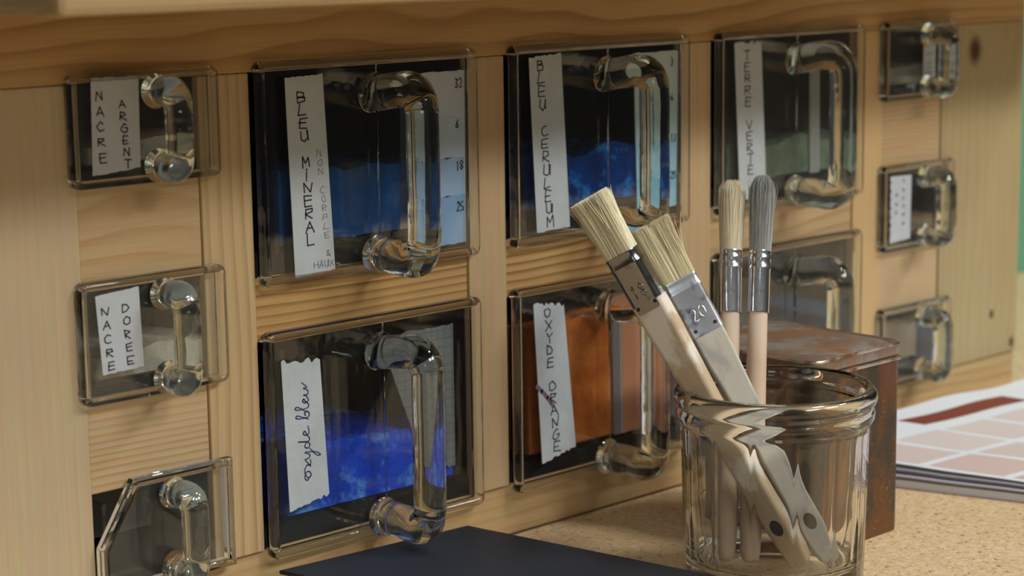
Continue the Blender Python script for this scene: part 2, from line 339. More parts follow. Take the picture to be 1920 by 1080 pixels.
# ------------------------------------------------------------------ glass drawers of the cabinet, each kept as a separate thing
PF, PB = -.0060, -.0006       # front and back of the pressed glass front panel
def rounded_ring(bm, x0, x1, z0, z1, w, yf, yb, r=.004):
    """the thick rolled border of the pressed front, one closed loop"""
    cx, cz = (x0 + x1) / 2, (z0 + z1) / 2; rings = []
    prof = [(0, yb), (0, yf + .0018), (.0006, yf + .0006), (.0018, yf), (w - .0015, yf), (w - .0004, yf + .0005), (w, yf + .0014), (w, yb)]
    for inset, y in prof:
        rr = max(r - inset, .0008)
        rings.append([(cx + p[0], y, cz + p[1]) for p in rrect(x1 - x0 - 2 * inset, z1 - z0 - 2 * inset, rr)])
    R = [[bm.verts.new(p) for p in q] for q in rings]; n = len(R[0]); R.append(R[0])
    for a, b_ in zip(R, R[1:]):
        for k in range(n): bm.faces.new((a[k], a[(k + 1) % n], b_[(k + 1) % n], b_[k]))
def cut_outline(pts, inset):
    """convex outline moved inwards, for the drawer whose glass front has a corner cut off"""
    n = len(pts); P = [Vector(p) for p in pts]; out = []
    for i in range(n):
        a, b_, c = P[i - 1], P[i], P[(i + 1) % n]; d1 = (b_ - a).normalized(); d2 = (c - b_).normalized()
        n1 = Vector((-d1.y, d1.x)); n2 = Vector((-d2.y, d2.x)); k = (n1 + n2); out.append(b_ + k * (inset / (1 + n1.dot(n2))))
    return out
def drawer(big, op, label, fill=.5, mat=None, slope=0.0, handle=None, seed=0, corner=.004, dusty=False, cut=None):
    x0, x1, z0, z1 = op
    if big: px0, px1, pz0, pz1, fl, ins, wall = .0010, x1 - x0 + .0033, -.0042, z1 - z0 + .0046, .0095, (.012, .009), .0028
    else: px0, px1, pz0, pz1, fl, ins, wall = (.0003 if cut else -.0045), x1 - x0 + .0078, -.0008, z1 - z0 + .0044, .006, (.0045, .0035), .002
    w, h = x1 - x0, z1 - z0
    root = thing('glass_drawer', label, 'bin', (x0, 0, z0), group='glass pigment drawers in the cabinet front')
    bw = .0042 if big else .0036
    bm = new_bm()
    if cut:
        base = [(px0, pz0), (px1, pz0), (px1, pz1), (cut[0], pz1), (px0, cut[1])]
        prof = [(0, PB), (0, PF + .0018), (.0006, PF + .0006), (.0018, PF), (bw - .0015, PF), (bw - .0004, PF + .0005), (bw, PF + .0014), (bw, PB)]
        RR = [[bm.verts.new((q.x, y, q.y)) for q in cut_outline(base, i_)] for i_, y in prof]; RR.append(RR[0])
        for a, b_ in zip(RR, RR[1:]):
            for k in range(5): bm.faces.new((a[k], a[(k + 1) % 5], b_[(k + 1) % 5], b_[k]))
    else: rounded_ring(bm, px0, px1, pz0, pz1, bw, PF, PB, corner)
    finish('front_rim', bm, M_RIM, root, smooth=not cut)
    bm = new_bm()
    if cut:
        q = cut_outline(base, bw + .0001); a = [bm.verts.new((v.x, PF + .0012, v.y)) for v in q]; b_ = [bm.verts.new((v.x, PB - .0008, v.y)) for v in q]; bm.faces.new(a); bm.faces.new(b_[::-1])
        for k in range(5): bm.faces.new((a[k], a[(k + 1) % 5], b_[(k + 1) % 5], b_[k]))
    else: add_box(bm, px0 + bw + .0001, px1 - bw - .0001, PF + .0012, PB - .0008, pz0 + bw + .0001, pz1 - bw - .0001)
    finish('front_panel', bm, M_DUSTY if dusty or not big else M_THIN, root)
    # body: floor, sides, back of clear glass, open on top
    bx0, bx1, bz0, bz1 = ins[0], w - ins[1], fl + .0003, h - .005; dep = .128
    bm = new_bm(); outer = [(bx0, .0), (bx1, .0), (bx1, dep), (bx0, dep)]
    add_box(bm, bx0, bx1, .0002, dep, bz0, bz0 + wall)
    add_box(bm, bx0, bx0 + wall, .0002, dep, bz0 + wall + .0001, bz1); add_box(bm, bx1 - wall, bx1, .0002, dep, bz0 + wall + .0001, bz1)
    add_box(bm, bx0 + wall + .0001, bx1 - wall - .0001, dep - wall, dep, bz0 + wall + .0001, bz1)
    finish('drawer_body', bm, M_WALL, root)
    if mat:
        bm = new_bm(); g = .0004; ax0, ax1, ay0, ay1, az0 = bx0 + wall + g, bx1 - wall - g, .0014, dep - wall - g, bz0 + wall + g
        nx, ny = 28, 20; top = []
        H = (bz1 - bz0)
        for j in range(ny + 1):
            row = []
            for i in range(nx + 1):
                u, v = i / nx, j / ny
                z = az0 + H * (fill + slope * (.5 - u) - .25 * v * fill) + H * .07 * noise.noise(Vector((u * 4 + seed, v * 4, seed))) + H * .02 * noise.noise(Vector((u * 17, v * 15, seed)))
                row.append(bm.verts.new((ax0 + (ax1 - ax0) * u, ay0 + (ay1 - ay0) * v, max(z, az0 + .0012))))
            top.append(row)
        for j in range(ny):
            for i in range(nx): bm.faces.new((top[j][i], top[j][i + 1], top[j + 1][i + 1], top[j + 1][i]))
        loop = [top[0][i] for i in range(nx + 1)] + [top[j][nx] for j in range(1, ny + 1)] + [top[ny][i] for i in range(nx - 1, -1, -1)] + [top[j][0] for j in range(ny - 1, 0, -1)]
        bot = [bm.verts.new((v.co.x, v.co.y, az0)) for v in loop]
        for k in range(len(loop)): bm.faces.new((loop[k], loop[(k + 1) % len(loop)], bot[(k + 1) % len(loop)], bot[k]))
        bm.faces.new(bot[::-1]); finish('pigment', bm, mat, root)
    # handle: bent solid glass rod fused to the panel
    hx, zt, zb, out_, r, rise = handle or ((.0662, h - .0125, .0040, .0335, .0080, .003) if big else (.0365, h - .0045, .0065, .0160, .0062, .0005))
    y0 = PF - .0003
    path = [(hx, y0, zt), (hx, y0 - .003, zt), (hx, y0 - out_ * .45, zt + rise * .6), (hx, y0 - out_ * .80, zt + rise - .0005), (hx, y0 - out_ * .97, zt + rise - r * .75), (hx, y0 - out_, zt + rise - r * 1.8),
            (hx, y0 - out_, (zt + zb) / 2), (hx, y0 - out_, zb + r * 1.7), (hx, y0 - out_ * .95, zb + r * .55), (hx, y0 - out_ * .78, zb - .0002), (hx, y0 - out_ * .45, zb), (hx, y0 - .003, zb), (hx, y0, zb)]
    sp = spline(path, 5); n = len(sp); rads = []
    for i in range(n):
        e = min(i, n - 1 - i) / 5.0; k_ = min(max((abs(i - 30) - 7) / 6, 0), 1); rads.append(r * (1.16 - .16 * min(e / .8, 1)) * (1 + .012 * math.sin(i * .9 + seed)) * (.96 + .06 * k_))
    bm = new_bm(); add_tube(bm, sp, rads, 20); finish('handle', bm, M_GLASS, root, smooth=True)
    if big:
        bm = new_bm(); add_tube(bm, [(hx + .003, PF + .001, pz0 + .008), (hx + .003, PF + .001, zt - r)], .00045, 8); add_tube(bm, [(hx + .003, PF + .001, zt + r), (hx + .003, PF + .001, pz1 - bw)], .00045, 8)
        finish('mould_seam', bm, M_GLASS, root, smooth=True)
    root['_d'] = {0: .0016, .1555: .0022, .3117: .0028, -.0895: .0014, .4698: .0036}[x0]
    return root
LY0, LY1 = PF + .0002, PF - .00022     # tape lies on the front of the panel
def lab(root, cs, mat=None, torn=(.0006, .0006), label=None):
    ox, oz = root.location.x - root['_d'], root.location.z + .0005
    y = PF + .0012
    return sheet('paper_label', [(c[0] - ox, c[1] - oz) for c in cs], y - .0001, y - .0004, mat or M_TAPE, root, torn, label=label)
IY = PF + .0012 - .00045
def write(p, root, txt, a, b_, w, h, mat=M_INK, r=.00025, name='handwriting', y=None):
    ox, oz = root.location.x - (root['_d'] if y is None else 0), root.location.z + (.0005 if y is None else 0)
    return finish(name, column_text(txt, a[0] - ox, a[1] - oz, b_[0] - ox, b_[1] - oz, w, h, y if y is not None else IY, r), mat, p)

# top row, first big drawer
d = drawer(True, OPEN[0], 'big glass drawer of dark blue pigment labelled BLEU MINERAL', .42, M_P_MINERAL, .05, seed=1)
p = lab(d, [(.0144, .2436), (.0358, .2443), (.0400, .1545), (.0168, .1532)], torn=(.0004, .0003), label='grey crinkled tape label')
write(p, d, 'BLEU MINERAL', (.0235, .2345), (.0265, .1700), .0046, .0048, r=.0003)
write(p, d, 'NON CORPLE &', (.0325, .2085), (.0365, .1625), .0028, .0028, M_PENCIL, .00018)
write(p, d, 'H', (.0290, .1578), (.029, .1578), .0025, .003, M_PENCIL, .0002); write(p, d, 'A', (.0320, .1578), (.032, .1578), .0022, .003, M_PENCIL, .0002)
write(p, d, 'U', (.0350, .1578), (.035, .1578), .0022, .003, M_PENCIL, .0002); write(p, d, 'X', (.0378, .1578), (.0378, .1578), .0022, .003, M_PENCIL, .0002)
def swatch(root, cs, cols, splits, y=.0008, label=None):
    """painted colour card standing inside the drawer behind the glass front"""
    ox, oz = root.location.x, root.location.z
    TL, TR, BR, BL = [Vector((c[0] - ox, c[1] - oz)) for c in cs]
    card = sheet('colour_card', [TL, TR, BR, BL], y + .0004, y + .0001, M_TAPE2, root, (0, 0), 2, label=label)
    card.data.materials.clear(); card.data.materials.append(M_CARD)
    ts = [0] + splits + [1]
    for i, c in enumerate(cols):
        if c is None: continue
        a, b_ = ts[i], ts[i + 1]
        m_ = N('card_wash_%d_%s' % (i, root.name)); n = m_.n('ShaderNodeTexNoise', i_Vector=m_.coords((60, 60, 25)), i_Scale=2.0, i_Detail=4.0)
        m_.bsdf(m_.mix(m_.math('MULTIPLY', n.outputs[0], .5), c, tuple(q * .8 for q in c)), .7)
        sheet('painted_band', [TL.lerp(BL, a), TR.lerp(BR, a) - Vector((.0006, 0)), TR.lerp(BR, b_) - Vector((.0006, 0)), TL.lerp(BL, b_)], y, y - .0002, m_.m, card, (.0005, .0005), 10)
    return card
M_CARD = plain('white_card', (.82, .88, .95), .7)
c = swatch(d, [(.0964, .2402), (.1292, .2402), (.1283, .1565), (.1000, .1565)], [(.72, .78, .92), (.62, .76, .92), (.40, .58, .86), (.26, .46, .78)], [.26, .50, .72], y=-.0006 + .0008, label='pale card painted in four light blues')
cy = -.00015
for t_, zz in (('3', .2345), ('6', .2145), ('18', .1945), ('25', .1745)):
    for k_, q in enumerate(t_): write(c, d, q, (.1235 + k_ * .0025, zz), (.1235, zz), .0022, .0042, M_INK, .00025, y=cy)
write(c, d, '2', (.1262, .2345), (.126, .23), .0022, .0042, M_INK, .0002, y=cy)
# plastic bag scrap beside the card
sheet('plastic_scrap', [(.0885, .2290 - .1541), (.0975, .232 - .1541), (.1005, .168 - .1541), (.0865, .166 - .1541)], .0011, .0008, thin_glass('crumpled_plastic', (.80, .85, .88), 2.1), d, (.002, .002))

# top row, second big drawer
d = drawer(True, OPEN[2], 'big glass drawer labelled BLEU CERULEUM, behind the bristles of the two leaning brushes', .36, M_P_CERU, .0, seed=4)
p = lab(d, [(.1655, .2448), (.1881, .2463), (.1935, .1577), (.1698, .1570)], torn=(.0005, .0004), label='long grey tape label')
write(p, d, 'BLEU CERULEUM', (.1735, .2410), (.1790, .1620), .0046, .0052, r=.0003)
c = swatch(d, [(.2498, .2424), (.2850, .2421), (.2835, .1590), (.2522, .1566)], [(.70, .84, .92), (.60, .84, .95), (.42, .76, .95), (.32, .68, .92)], [.3, .56, .78], y=.0002, label='white card painted in pale cerulean blues')
for t_, zz in (('3', .2365), ('6', .2175), ('13', .1960), ('25', .1760)):
    for k_, q in enumerate(t_): write(c, d, q, (.2795 + k_ * .0022, zz), (.2795, zz), .0020, .0040, M_INK, .00022, y=cy)
bm = new_bm()
for k in range(9): add_stroke(bm, [(.1135 + random.uniform(-.002, .002), .070 - k * .003), (.1165 + random.uniform(-.002, .002), .063 - k * .003), (.1125, .060 - k * .003)], cy, .0005)
finish('brush_marks', bm, plain('cerulean_paint', (.03, .30, .55), .6), c)
# top row, third big drawer
d = drawer(True, OPEN[4], 'big glass drawer labelled TERRE VERTE with a little green earth pigment, in the top row', .26, M_P_VERT, .0, seed=6, dusty=True)
p = lab(d, [(.3225, .2445), (.3454, .2452), (.3510, .1600), (.3278, .1575)], torn=(.0014, .0008), label='grey tape label')
write(p, d, 'TERRE VERTE', (.3330, .2380), (.3372, .1740), .0046, .0048, r=.0003)
swatch(d, [(.3990, .232), (.4080, .232), (.4090, .166), (.4000, .166)], [(.30, .33, .31)], [], y=.0002, label='narrow pale paper strip')
# bottom row
d = drawer(True, OPEN[1], 'big glass drawer of bright blue powder, torn label reading oxyde bleu', .36, M_P_OXB, .08, seed=9)
p = lab(d, [(.0071, .1160), (.0294, .1138), (.0326, .0496), (.0094, .0453)], torn=(.0015, .0010), label='torn grey tape label')
cur = [[(0, .3), (-.5, .9), (-.1, 1.5), (.7, 1.2), (.75, .4), (.2, 0), (-.2, .6), (.5, 1.4), (1.3, 1.5)], [(1.3, 1.4), (1.8, .9), (1.7, .1), (2.5, 0)], [(1.5, .0), (2.0, .6), (2.6, 1.3)],
       [(2.7, 1.4), (2.8, .4), (3.3, .2), (3.7, 1.3), (3.7, .2), (3.4, -1.6), (2.9, -2.4), (3.0, -1.5), (4.2, .1)],
       [(5.2, .9), (4.6, 1.3), (4.3, .6), (4.7, .1), (5.2, .6), (5.5, 2.8), (5.3, .6), (5.7, .1), (6.3, .7), (6.9, 1.2), (6.6, 1.6), (6.3, 1.1), (6.5, .2), (7.6, .4)],
       [(8.6, .2), (9.0, 1.5), (9.4, 2.9), (9.1, 3.2), (8.9, 2.4), (8.9, .4), (9.4, 0), (9.8, .5), (9.6, 1.1), (9.2, .9)], [(9.7, .7), (10.3, 1.8), (10.7, 3.0), (10.4, 3.3), (10.2, 2.4), (10.3, .4), (10.8, .1), (11.3, .8), (11.7, 1.2), (11.4, 1.5), (11.1, .9), (11.4, .1), (12.1, .6), (12.3, 1.2), (12.3, .3), (12.9, .2), (13.3, 1.2), (13.4, .4), (14.2, 1.6)]]
bm = new_bm()
for st in cur:
    sp = spline([Vector((a, b_, 0)) for a, b_ in st], 5)
    # writing runs upwards: letter x -> +z, letter height -> -x
    add_stroke(bm, [(.0221 - (q.y - .7) * .0024, (.0595 + q.x * .00315) - Z2B - .0005 * 0) for q in sp], IY, .00026)
finish('handwriting', bm, M_BLUEINK, p)
M_GRID = N('squared_paper'); gv = M_GRID.coords(); gs = M_GRID.n('ShaderNodeSeparateXYZ', i_0=gv)
gx = M_GRID.math('LESS_THAN', M_GRID.math('FRACT', M_GRID.math('MULTIPLY', gs.outputs[0], 230)), .08); gz = M_GRID.math('LESS_THAN', M_GRID.math('FRACT', M_GRID.math('MULTIPLY', gs.outputs[2], 230)), .08)
M_GRID.bsdf(M_GRID.mix(M_GRID.math('MAXIMUM', gx, gz), (.17, .19, .20), (.09, .11, .13)), .8)
sheet('squared_paper', [(.0720, .0890), (.1190, .0895), (.1190, .0175), (.0990, .0205)], .0009, .0006, M_GRID.m, d, (.0008, .001), label='grey squared paper inside the drawer')

d = drawer(True, OPEN[3], 'big glass drawer full of orange-brown powder labelled OXYDE ORANGE', .83, M_P_OXO, -.08, seed=12)
p = lab(d, [(.1666, .1205), (.1884, .1179), (.1964, .0419), (.1717, .0369)], torn=(.0012, .0008), label='grey tape label with a purple smear')
write(p, d, 'OXYDE ORANGE', (.1765, .1150), (.1825, .0445), .0046, .0050, r=.0003)
bm = new_bm(); add_stroke(bm, [(.0150, .0500), (.0185, .0470), (.0225, .0430), (.0265, .0380)], IY + .00006, .0011); finish('purple_smear', bm, plain('purple_ink', (.20, .13, .24), .8), p)
swatch(d, [(.2390, .1065), (.2560, .1065), (.2575, .0400), (.2400, .0400)], [(.55, .24, .12)], [], y=.0002, label='card painted orange')
swatch(d, [(.2320, .1065), (.2388, .1065), (.2398, .0400), (.2335, .0400)], [(.20, .18, .19)], [], y=.0002, label='grey paper strip')

d = drawer(True, OPEN[5], 'empty big glass drawer without a label, behind the lidded tin', 0, None, seed=15, dusty=True)
box('tone_card', .015, .119, .060, .0605, .016, .088, plain('haze_grey_card', (.10, .095, .085), .8), d, 0)  # added card; its grey stands in for room haze reflected in the empty glass

# small drawers
d = drawer(False, SM[0], 'small glass drawer labelled NACRE ARGENT, top of the left column', .28, M_P_NACRE, -.1, seed=2)
p = lab(d, [(-.0850, .2490), (-.0620, .2488), (-.0628, .2105), (-.0862, .2088)], M_TAPE2, (.0002, .0003))
write(p, d, 'NACRE', (-.0815, .2415), (-.0810, .2160), .0033, .0036, r=.00026); write(p, d, 'ARGENT', (-.0705, .2375), (-.0690, .2125), .0030, .0033, r=.00026)
d = drawer(False, SM[1], 'small glass drawer labelled NACRE DOREE, middle of the left column', .30, M_P_GOLD, -.1, seed=3)
p = lab(d, [(-.0880, .1585), (-.0665, .1602), (-.0656, .1255), (-.0860, .1247)], M_TAPE2, (.0002, .0003))
write(p, d, 'NACRE', (-.0835, .1515), (-.0815, .1280), .0033, .0034, r=.00026); write(p, d, 'DOREE', (-.0735, .1520), (-.0720, .1290), .0032, .0034, r=.00026)
d = drawer(False, SM[2], 'small empty glass drawer with its upper left corner cut off, bottom of the left column', .0, None, seed=5, cut=(.0180, .0210))
box('tone_card', .007, .055, .040, .0405, .012, .036, plain('olive_grey_card', (.16, .16, .135), .8), d, 0)
d = drawer(False, SM[3], 'small glass drawer holding folded white paper slips, top of the right column', .35, M_P_GREY, .0, seed=7)
for sx in (.034, .0500):
    sl = sheet('paper_slip', [(sx, .0315), (sx + .0125, .0315), (sx + .0125, .0105), (sx, .0105)], IY + .0003, IY, M_TAPE2, d, (0, 0), 2)
    bm = new_bm()
    for zz in (.026, .0205, .0175, .0145): add_stroke(bm, [(sx + .003, zz), (sx + .0055, zz + .0006), (sx + .0095, zz)], IY - .00004, .0004)
    finish('handwriting', bm, M_PENCIL, sl)
d = drawer(False, SM[4], 'small glass drawer with a narrow white label of fine handwriting, middle of the right column', .25, powder('brown_pigment', (.13, .09, .055), (.20, .15, .10)), .0, seed=8)
p = lab(d, [(.4684, .1582), (.4900, .1575), (.4895, .1185), (.4690, .1174)], M_TAPE2, (.0002, .0002))
for xx, n in ((.4722, 7), (.4785, 3), (.4855, 6)):
    bm = new_bm(); z0_ = .154 if n > 3 else .146
    for k in range(n):
        zc = z0_ - k * (.0052) - .1121; cx = xx - D0
        add_stroke(bm, [(cx + random.uniform(-.001, .001), zc + random.uniform(-.001, .001)) for q in range(5)], IY, .0003)
    finish('handwriting', bm, M_INK, p)
d = drawer(False, SM[5], 'small empty glass drawer low in the right column, above the printed sheets', .0, None, seed=10)
box('tone_card', .022, .057, .012, .0125, .010, .036, plain('kraft_card', (.30, .21, .11), .8), d, 0)
for ob in bpy.data.objects:
    if '_d' in ob.keys(): del ob['_d']

# ------------------------------------------------------------------ wooden board and dark sheet in the foreground
cs = [Vector((-.30, .0105 - .007)), Vector((.1099, -.0175)), Vector((.1640, -.4200)), Vector((-.30, -.400))]
def slab(name, pts, z0, z1, mat, bev=.0004):
    bm = new_bm(); a = [bm.verts.new((p[0], p[1], z0)) for p in pts]; b_ = [bm.verts.new((p[0], p[1], z1)) for p in pts]; n = len(pts)
    bm.faces.new(a[::-1]); bm.faces.new(b_)
    for i in range(n): bm.faces.new((a[i], a[(i + 1) % n], b_[(i + 1) % n], b_[i]))
    if bev: bmesh.ops.bevel(bm, geom=bm.edges[:], offset=bev, segments=2, affect='EDGES')
    return finish(name, bm, mat)
tag(slab('wooden_board', [(-.26, -.0030), (.1085, -.0188), (.155, -.30), (-.26, -.32)], .0002, .0180, pine('pine_board', 'x', 120, 1.2, (.66, .52, .34), (.55, .4, .22), 20, .5)), 'pale wooden board lying on the counter under the dark blue-black sheet', 'board')
m = N('blue_black_board'); n = m.n('ShaderNodeTexNoise', i_Vector=m.coords(), i_Scale=35.0, i_Detail=5.0)
m.bsdf(m.mix(n.outputs[0], (.012, .017, .027), (.024, .031, .044)), m.ramp(n.outputs[0], [(.3, (.45,) * 3), (.7, (.6,) * 3)]), 0, .45)
tag(slab('dark_sheet', [(.0012, -.0080), (.1099, -.0175), (.1560, -.300), (.062, -.300)], .0182, .0200, m.m), 'smooth blue-black sheet lying flat in front of the oxyde bleu drawer', 'sheet')

# ------------------------------------------------------------------ tin box
def tin_mat(name, a, b_, c_, rough=.38):
    m = N(name); n = m.n('ShaderNodeTexNoise', i_Vector=m.coords((1, 1, .5)), i_Scale=38.0, i_Detail=7.0, i_Roughness=.65); n2 = m.n('ShaderNodeTexNoise', i_Vector=m.coords((1, 1, .3), (5, 2, 1)), i_Scale=26.0, i_Detail=5.0)
    sp = m.n('ShaderNodeTexNoise', i_Vector=m.coords(), i_Scale=600.0, i_Detail=2.0)
    c = m.mix(m.ramp(n.outputs[0], [(.47, (0,) * 3), (.55, (1,) * 3)]), a, b_); c = m.mix(m.ramp(n2.outputs[0], [(.52, (0,) * 3), (.62, (1,) * 3)]), c, c_)
    c = m.mix(m.ramp(sp.outputs[0], [(.68, (0,) * 3), (.75, (.8,) * 3)]), c, (.45, .38, .28))
    m.bsdf(c, m.ramp(n.outputs[0], [(.3, (rough,) * 3), (.7, (rough + .25,) * 3)]), .35, .5, bump=n.outputs[0], bs=.15, bd=.001); return m.m
M_TIN = tin_mat('rusty_tin', (.17, .075, .03), (.075, .065, .055), (.27, .125, .045)); M_LID = tin_mat('worn_lid', (.24, .17, .13), (.30, .27, .25), (.30, .15, .07), .26)
tin = thing('lidded_tin', 'brown rusty square tin box with a hinged lid behind the glass jar', 'tin', (.2685, -.0915, 0))
tw, td = .0725, .085
def ringz(w, d_, r, z): return [(p[0], p[1], z) for p in rrect(w, d_, r)]
bm = new_bm(); add_loft(bm, [ringz(tw - .001, td - .001, .005, .0002), ringz(tw, td, .006, .0012), ringz(tw, td, .006, .0893), ringz(tw + .0018, td + .0018, .0065, .0900), ringz(tw + .0026, td + .0026, .007, .0908), ringz(tw + .0018, td + .0018, .0065, .0916), ringz(tw - .002, td - .002, .006, .0919)])
finish('tin_body', bm, M_TIN, tin, smooth=True)
bm = new_bm(); add_loft(bm, [ringz(tw - .0004, td - .0004, .006, .0921), ringz(tw + .0008, td + .0008, .007, .0926), ringz(tw + .0008, td + .0008, .007, .0966), ringz(tw + .0016, td + .0016, .0075, .0972), ringz(tw + .0016, td + .0016, .0075, .0980), ringz(tw + .0002, td + .0002, .007, .0988),
  ringz(tw - .0030, td - .0030, .008, .0984), ringz(tw - .0045, td - .0045, .009, .0978), ringz(tw - .0065, td - .0065, .010, .0986), ringz(tw - .014, td - .014, .013, .0994), ringz(tw - .040, td - .040, .012, .0998)])
lid = finish('lid', bm, M_LID, tin, smooth=True)
M_EDGE = N('worn_tin_edge'); en = M_EDGE.n('ShaderNodeTexNoise', i_Vector=M_EDGE.coords(), i_Scale=120.0, i_Detail=4.0)
M_EDGE.bsdf(M_EDGE.mix(M_EDGE.ramp(en.outputs[0], [(.45, (0,) * 3), (.62, (1,) * 3)]), (.80, .76, .70), (.30, .18, .10)), .25, .9)
for nm, zz, ww, rr_, par in (('lid_rim', .0981, .0012, .0009, lid), ('bead', .0908, .0024, .0008, tin.children[0])):
    bm = new_bm(); lp = [(p[0], p[1], zz) for p in rrect(tw + ww, td + ww, .0075, 8)]; n_ = len(lp); R_ = []
    for i in range(n_):
        p0, p1 = Vector(lp[i - 1]), Vector(lp[(i + 1) % n_]); nn = (p1 - p0).normalized().cross(Vector((0, 0, 1)))
        R_.append([bm.verts.new(Vector(lp[i]) + nn * rr_ * math.cos(t) + Vector((0, 0, rr_ * math.sin(t)))) for t in [math.pi * k / 4 for k in range(8)]])
    for i in range(n_):
        for k in range(8): bm.faces.new((R_[i][k], R_[i][(k + 1) % 8], R_[(i + 1) % n_][(k + 1) % 8], R_[(i + 1) % n_][k]))
    finish(nm, bm, M_EDGE.m, par, smooth=True, label='bright worn metal edge')
for ob in (lid, tin.children[0]):
    md = ob.modifiers.new('edge', 'EDGE_SPLIT'); md.split_angle = math.radians(38)

# ------------------------------------------------------------------ glass jar
JX, JY = .187, -.146
jar = thing('glass_jar', 'clear fluted glass jar with a double rolled rim holding four paint brushes', 'jar', (JX, JY, 0))
def jar_ring(r, z, flute, n=280):
    out = []
    for k in range(n):
        a = 2 * math.pi * k / n; ph = (a * 14 / (2 * math.pi)) % 1; s = abs(ph - .5) * 2     # 1 at ridge, 0 at panel centre
        out.append(((r - .28 * flute * (1 - s ** 8)) * math.cos(a), (r - .28 * flute * (1 - s ** 8)) * math.sin(a), z))
    return out
prof = [(.0300, .0040, 0), (.0340, .0012, 0), (.0385, .0004, 0), (.0412, .0015, .0006), (.0418, .004, .0013), (.0420, .012, .0015), (.0428, .040, .0015), (.0436, .0765, .0015), (.0438, .0790, .0008), (.0441, .0802, 0), (.0452, .0815, 0), (.0460, .0832, 0), (.0462, .0852, 0), (.0457, .0868, 0), (.0451, .0876, 0),
        (.0452, .0884, 0), (.0463, .0896, 0), (.0471, .0914, 0), (.0472, .0932, 0), (.0466, .0955, 0), (.0450, .0972, 0), (.0434, .0976, 0), (.0421, .0966, 0), (.0412, .0945, 0), (.0408, .091, 0), (.0404, .084, 0), (.0400, .070, 0), (.0390, .040, 0), (.0383, .020, 0), (.0368, .0150, 0), (.0330, .0128, 0), (.0200, .0120, 0), (.0060, .0118, 0)]
bm = new_bm(); add_loft(bm, [jar_ring(*q) for q in prof]); finish('jar_glass', bm, M_JAR, jar, smooth=True)

# ------------------------------------------------------------------ brushes
def bristle_mat(name, c0, c1, cd):
    m = N(name); n = m.n('ShaderNodeTexNoise', i_Vector=m.coords((3600, 3600, 30)), i_Scale=1.0, i_Detail=2.0); n2 = m.n('ShaderNodeTexNoise', i_Vector=m.coords((1500, 1500, 14), (3, 3, 3)), i_Scale=1.0, i_Detail=2.0)
    c = m.mix(n.outputs[0], c0, c1); c = m.mix(m.ramp(n2.outputs[0], [(.60, (0,) * 3), (.72, (.7,) * 3)]), c, cd)
    m.bsdf(c, .55, 0, .3, bump=n.outputs[0], bs=.4, bd=.0005); return m.m
M_BR = bristle_mat('hog_bristle', (.80, .73, .48), (.96, .92, .72), (.42, .34, .17)); M_BR2 = bristle_mat('pale_bristle', (.80, .72, .52), (.96, .91, .76), (.50, .40, .25)); M_BR3 = bristle_mat('grey_bristle', (.26, .28, .285), (.62, .64, .62), (.06, .07, .08))
def metal(name, col, r, dark=(.3, .3, .3), amt=.3):
    m = N(name); n = m.n('ShaderNodeTexNoise', i_Vector=m.coords(), i_Scale=160.0, i_Detail=5.0)
    m.bsdf(m.mix(m.ramp(n.outputs[0], [(.55, (0,) * 3), (.68, (amt,) * 3)]), col, dark), r, 1.0, bump=n.outputs[0], bs=.06, bd=.001); return m.m
M_F1 = metal('darkened_ferrule', (.27, .27, .27), .2, (.12, .10, .08), .8); M_F2 = metal('bright_ferrule', (.80, .82, .84), .28, (.2, .2, .3), .7); M_F3 = metal('chrome_ferrule', (.82, .83, .86), .14, (.4, .4, .4), .3)  # first metal is darkened to imitate dark surroundings reflected on its wide face
def hwood(name, c0, c1, c2, s=0):
    m = N(name); n = m.n('ShaderNodeTexNoise', i_Vector=m.coords((180, 180, 8), (s, s, s)), i_Scale=1.0, i_Detail=3.0); n2 = m.n('ShaderNodeTexNoise', i_Vector=m.coords((1, 1, .6), (s, 2, 3)), i_Scale=70.0, i_Detail=5.0)
    c = m.mix(n.outputs[0], c0, c1); c = m.mix(m.ramp(n2.outputs[0], [(.48, (0,) * 3), (.58, (.9,) * 3)]), c, c2)
    m.bsdf(c, .6, 0, .3, bump=n.outputs[0], bs=.15, bd=.0004); return m.m
M_H1 = hwood('paint_stained_handle', (.46, .34, .21), (.62, .50, .34), (.80, .75, .66), 1); M_H2 = hwood('grey_handle', (.48, .455, .39), (.64, .61, .53), (.40, .39, .36), 2); M_H3 = hwood('pinkish_handle', (.54, .38, .25), (.70, .54, .38), (.58, .46, .35), 3)
RAY = {}
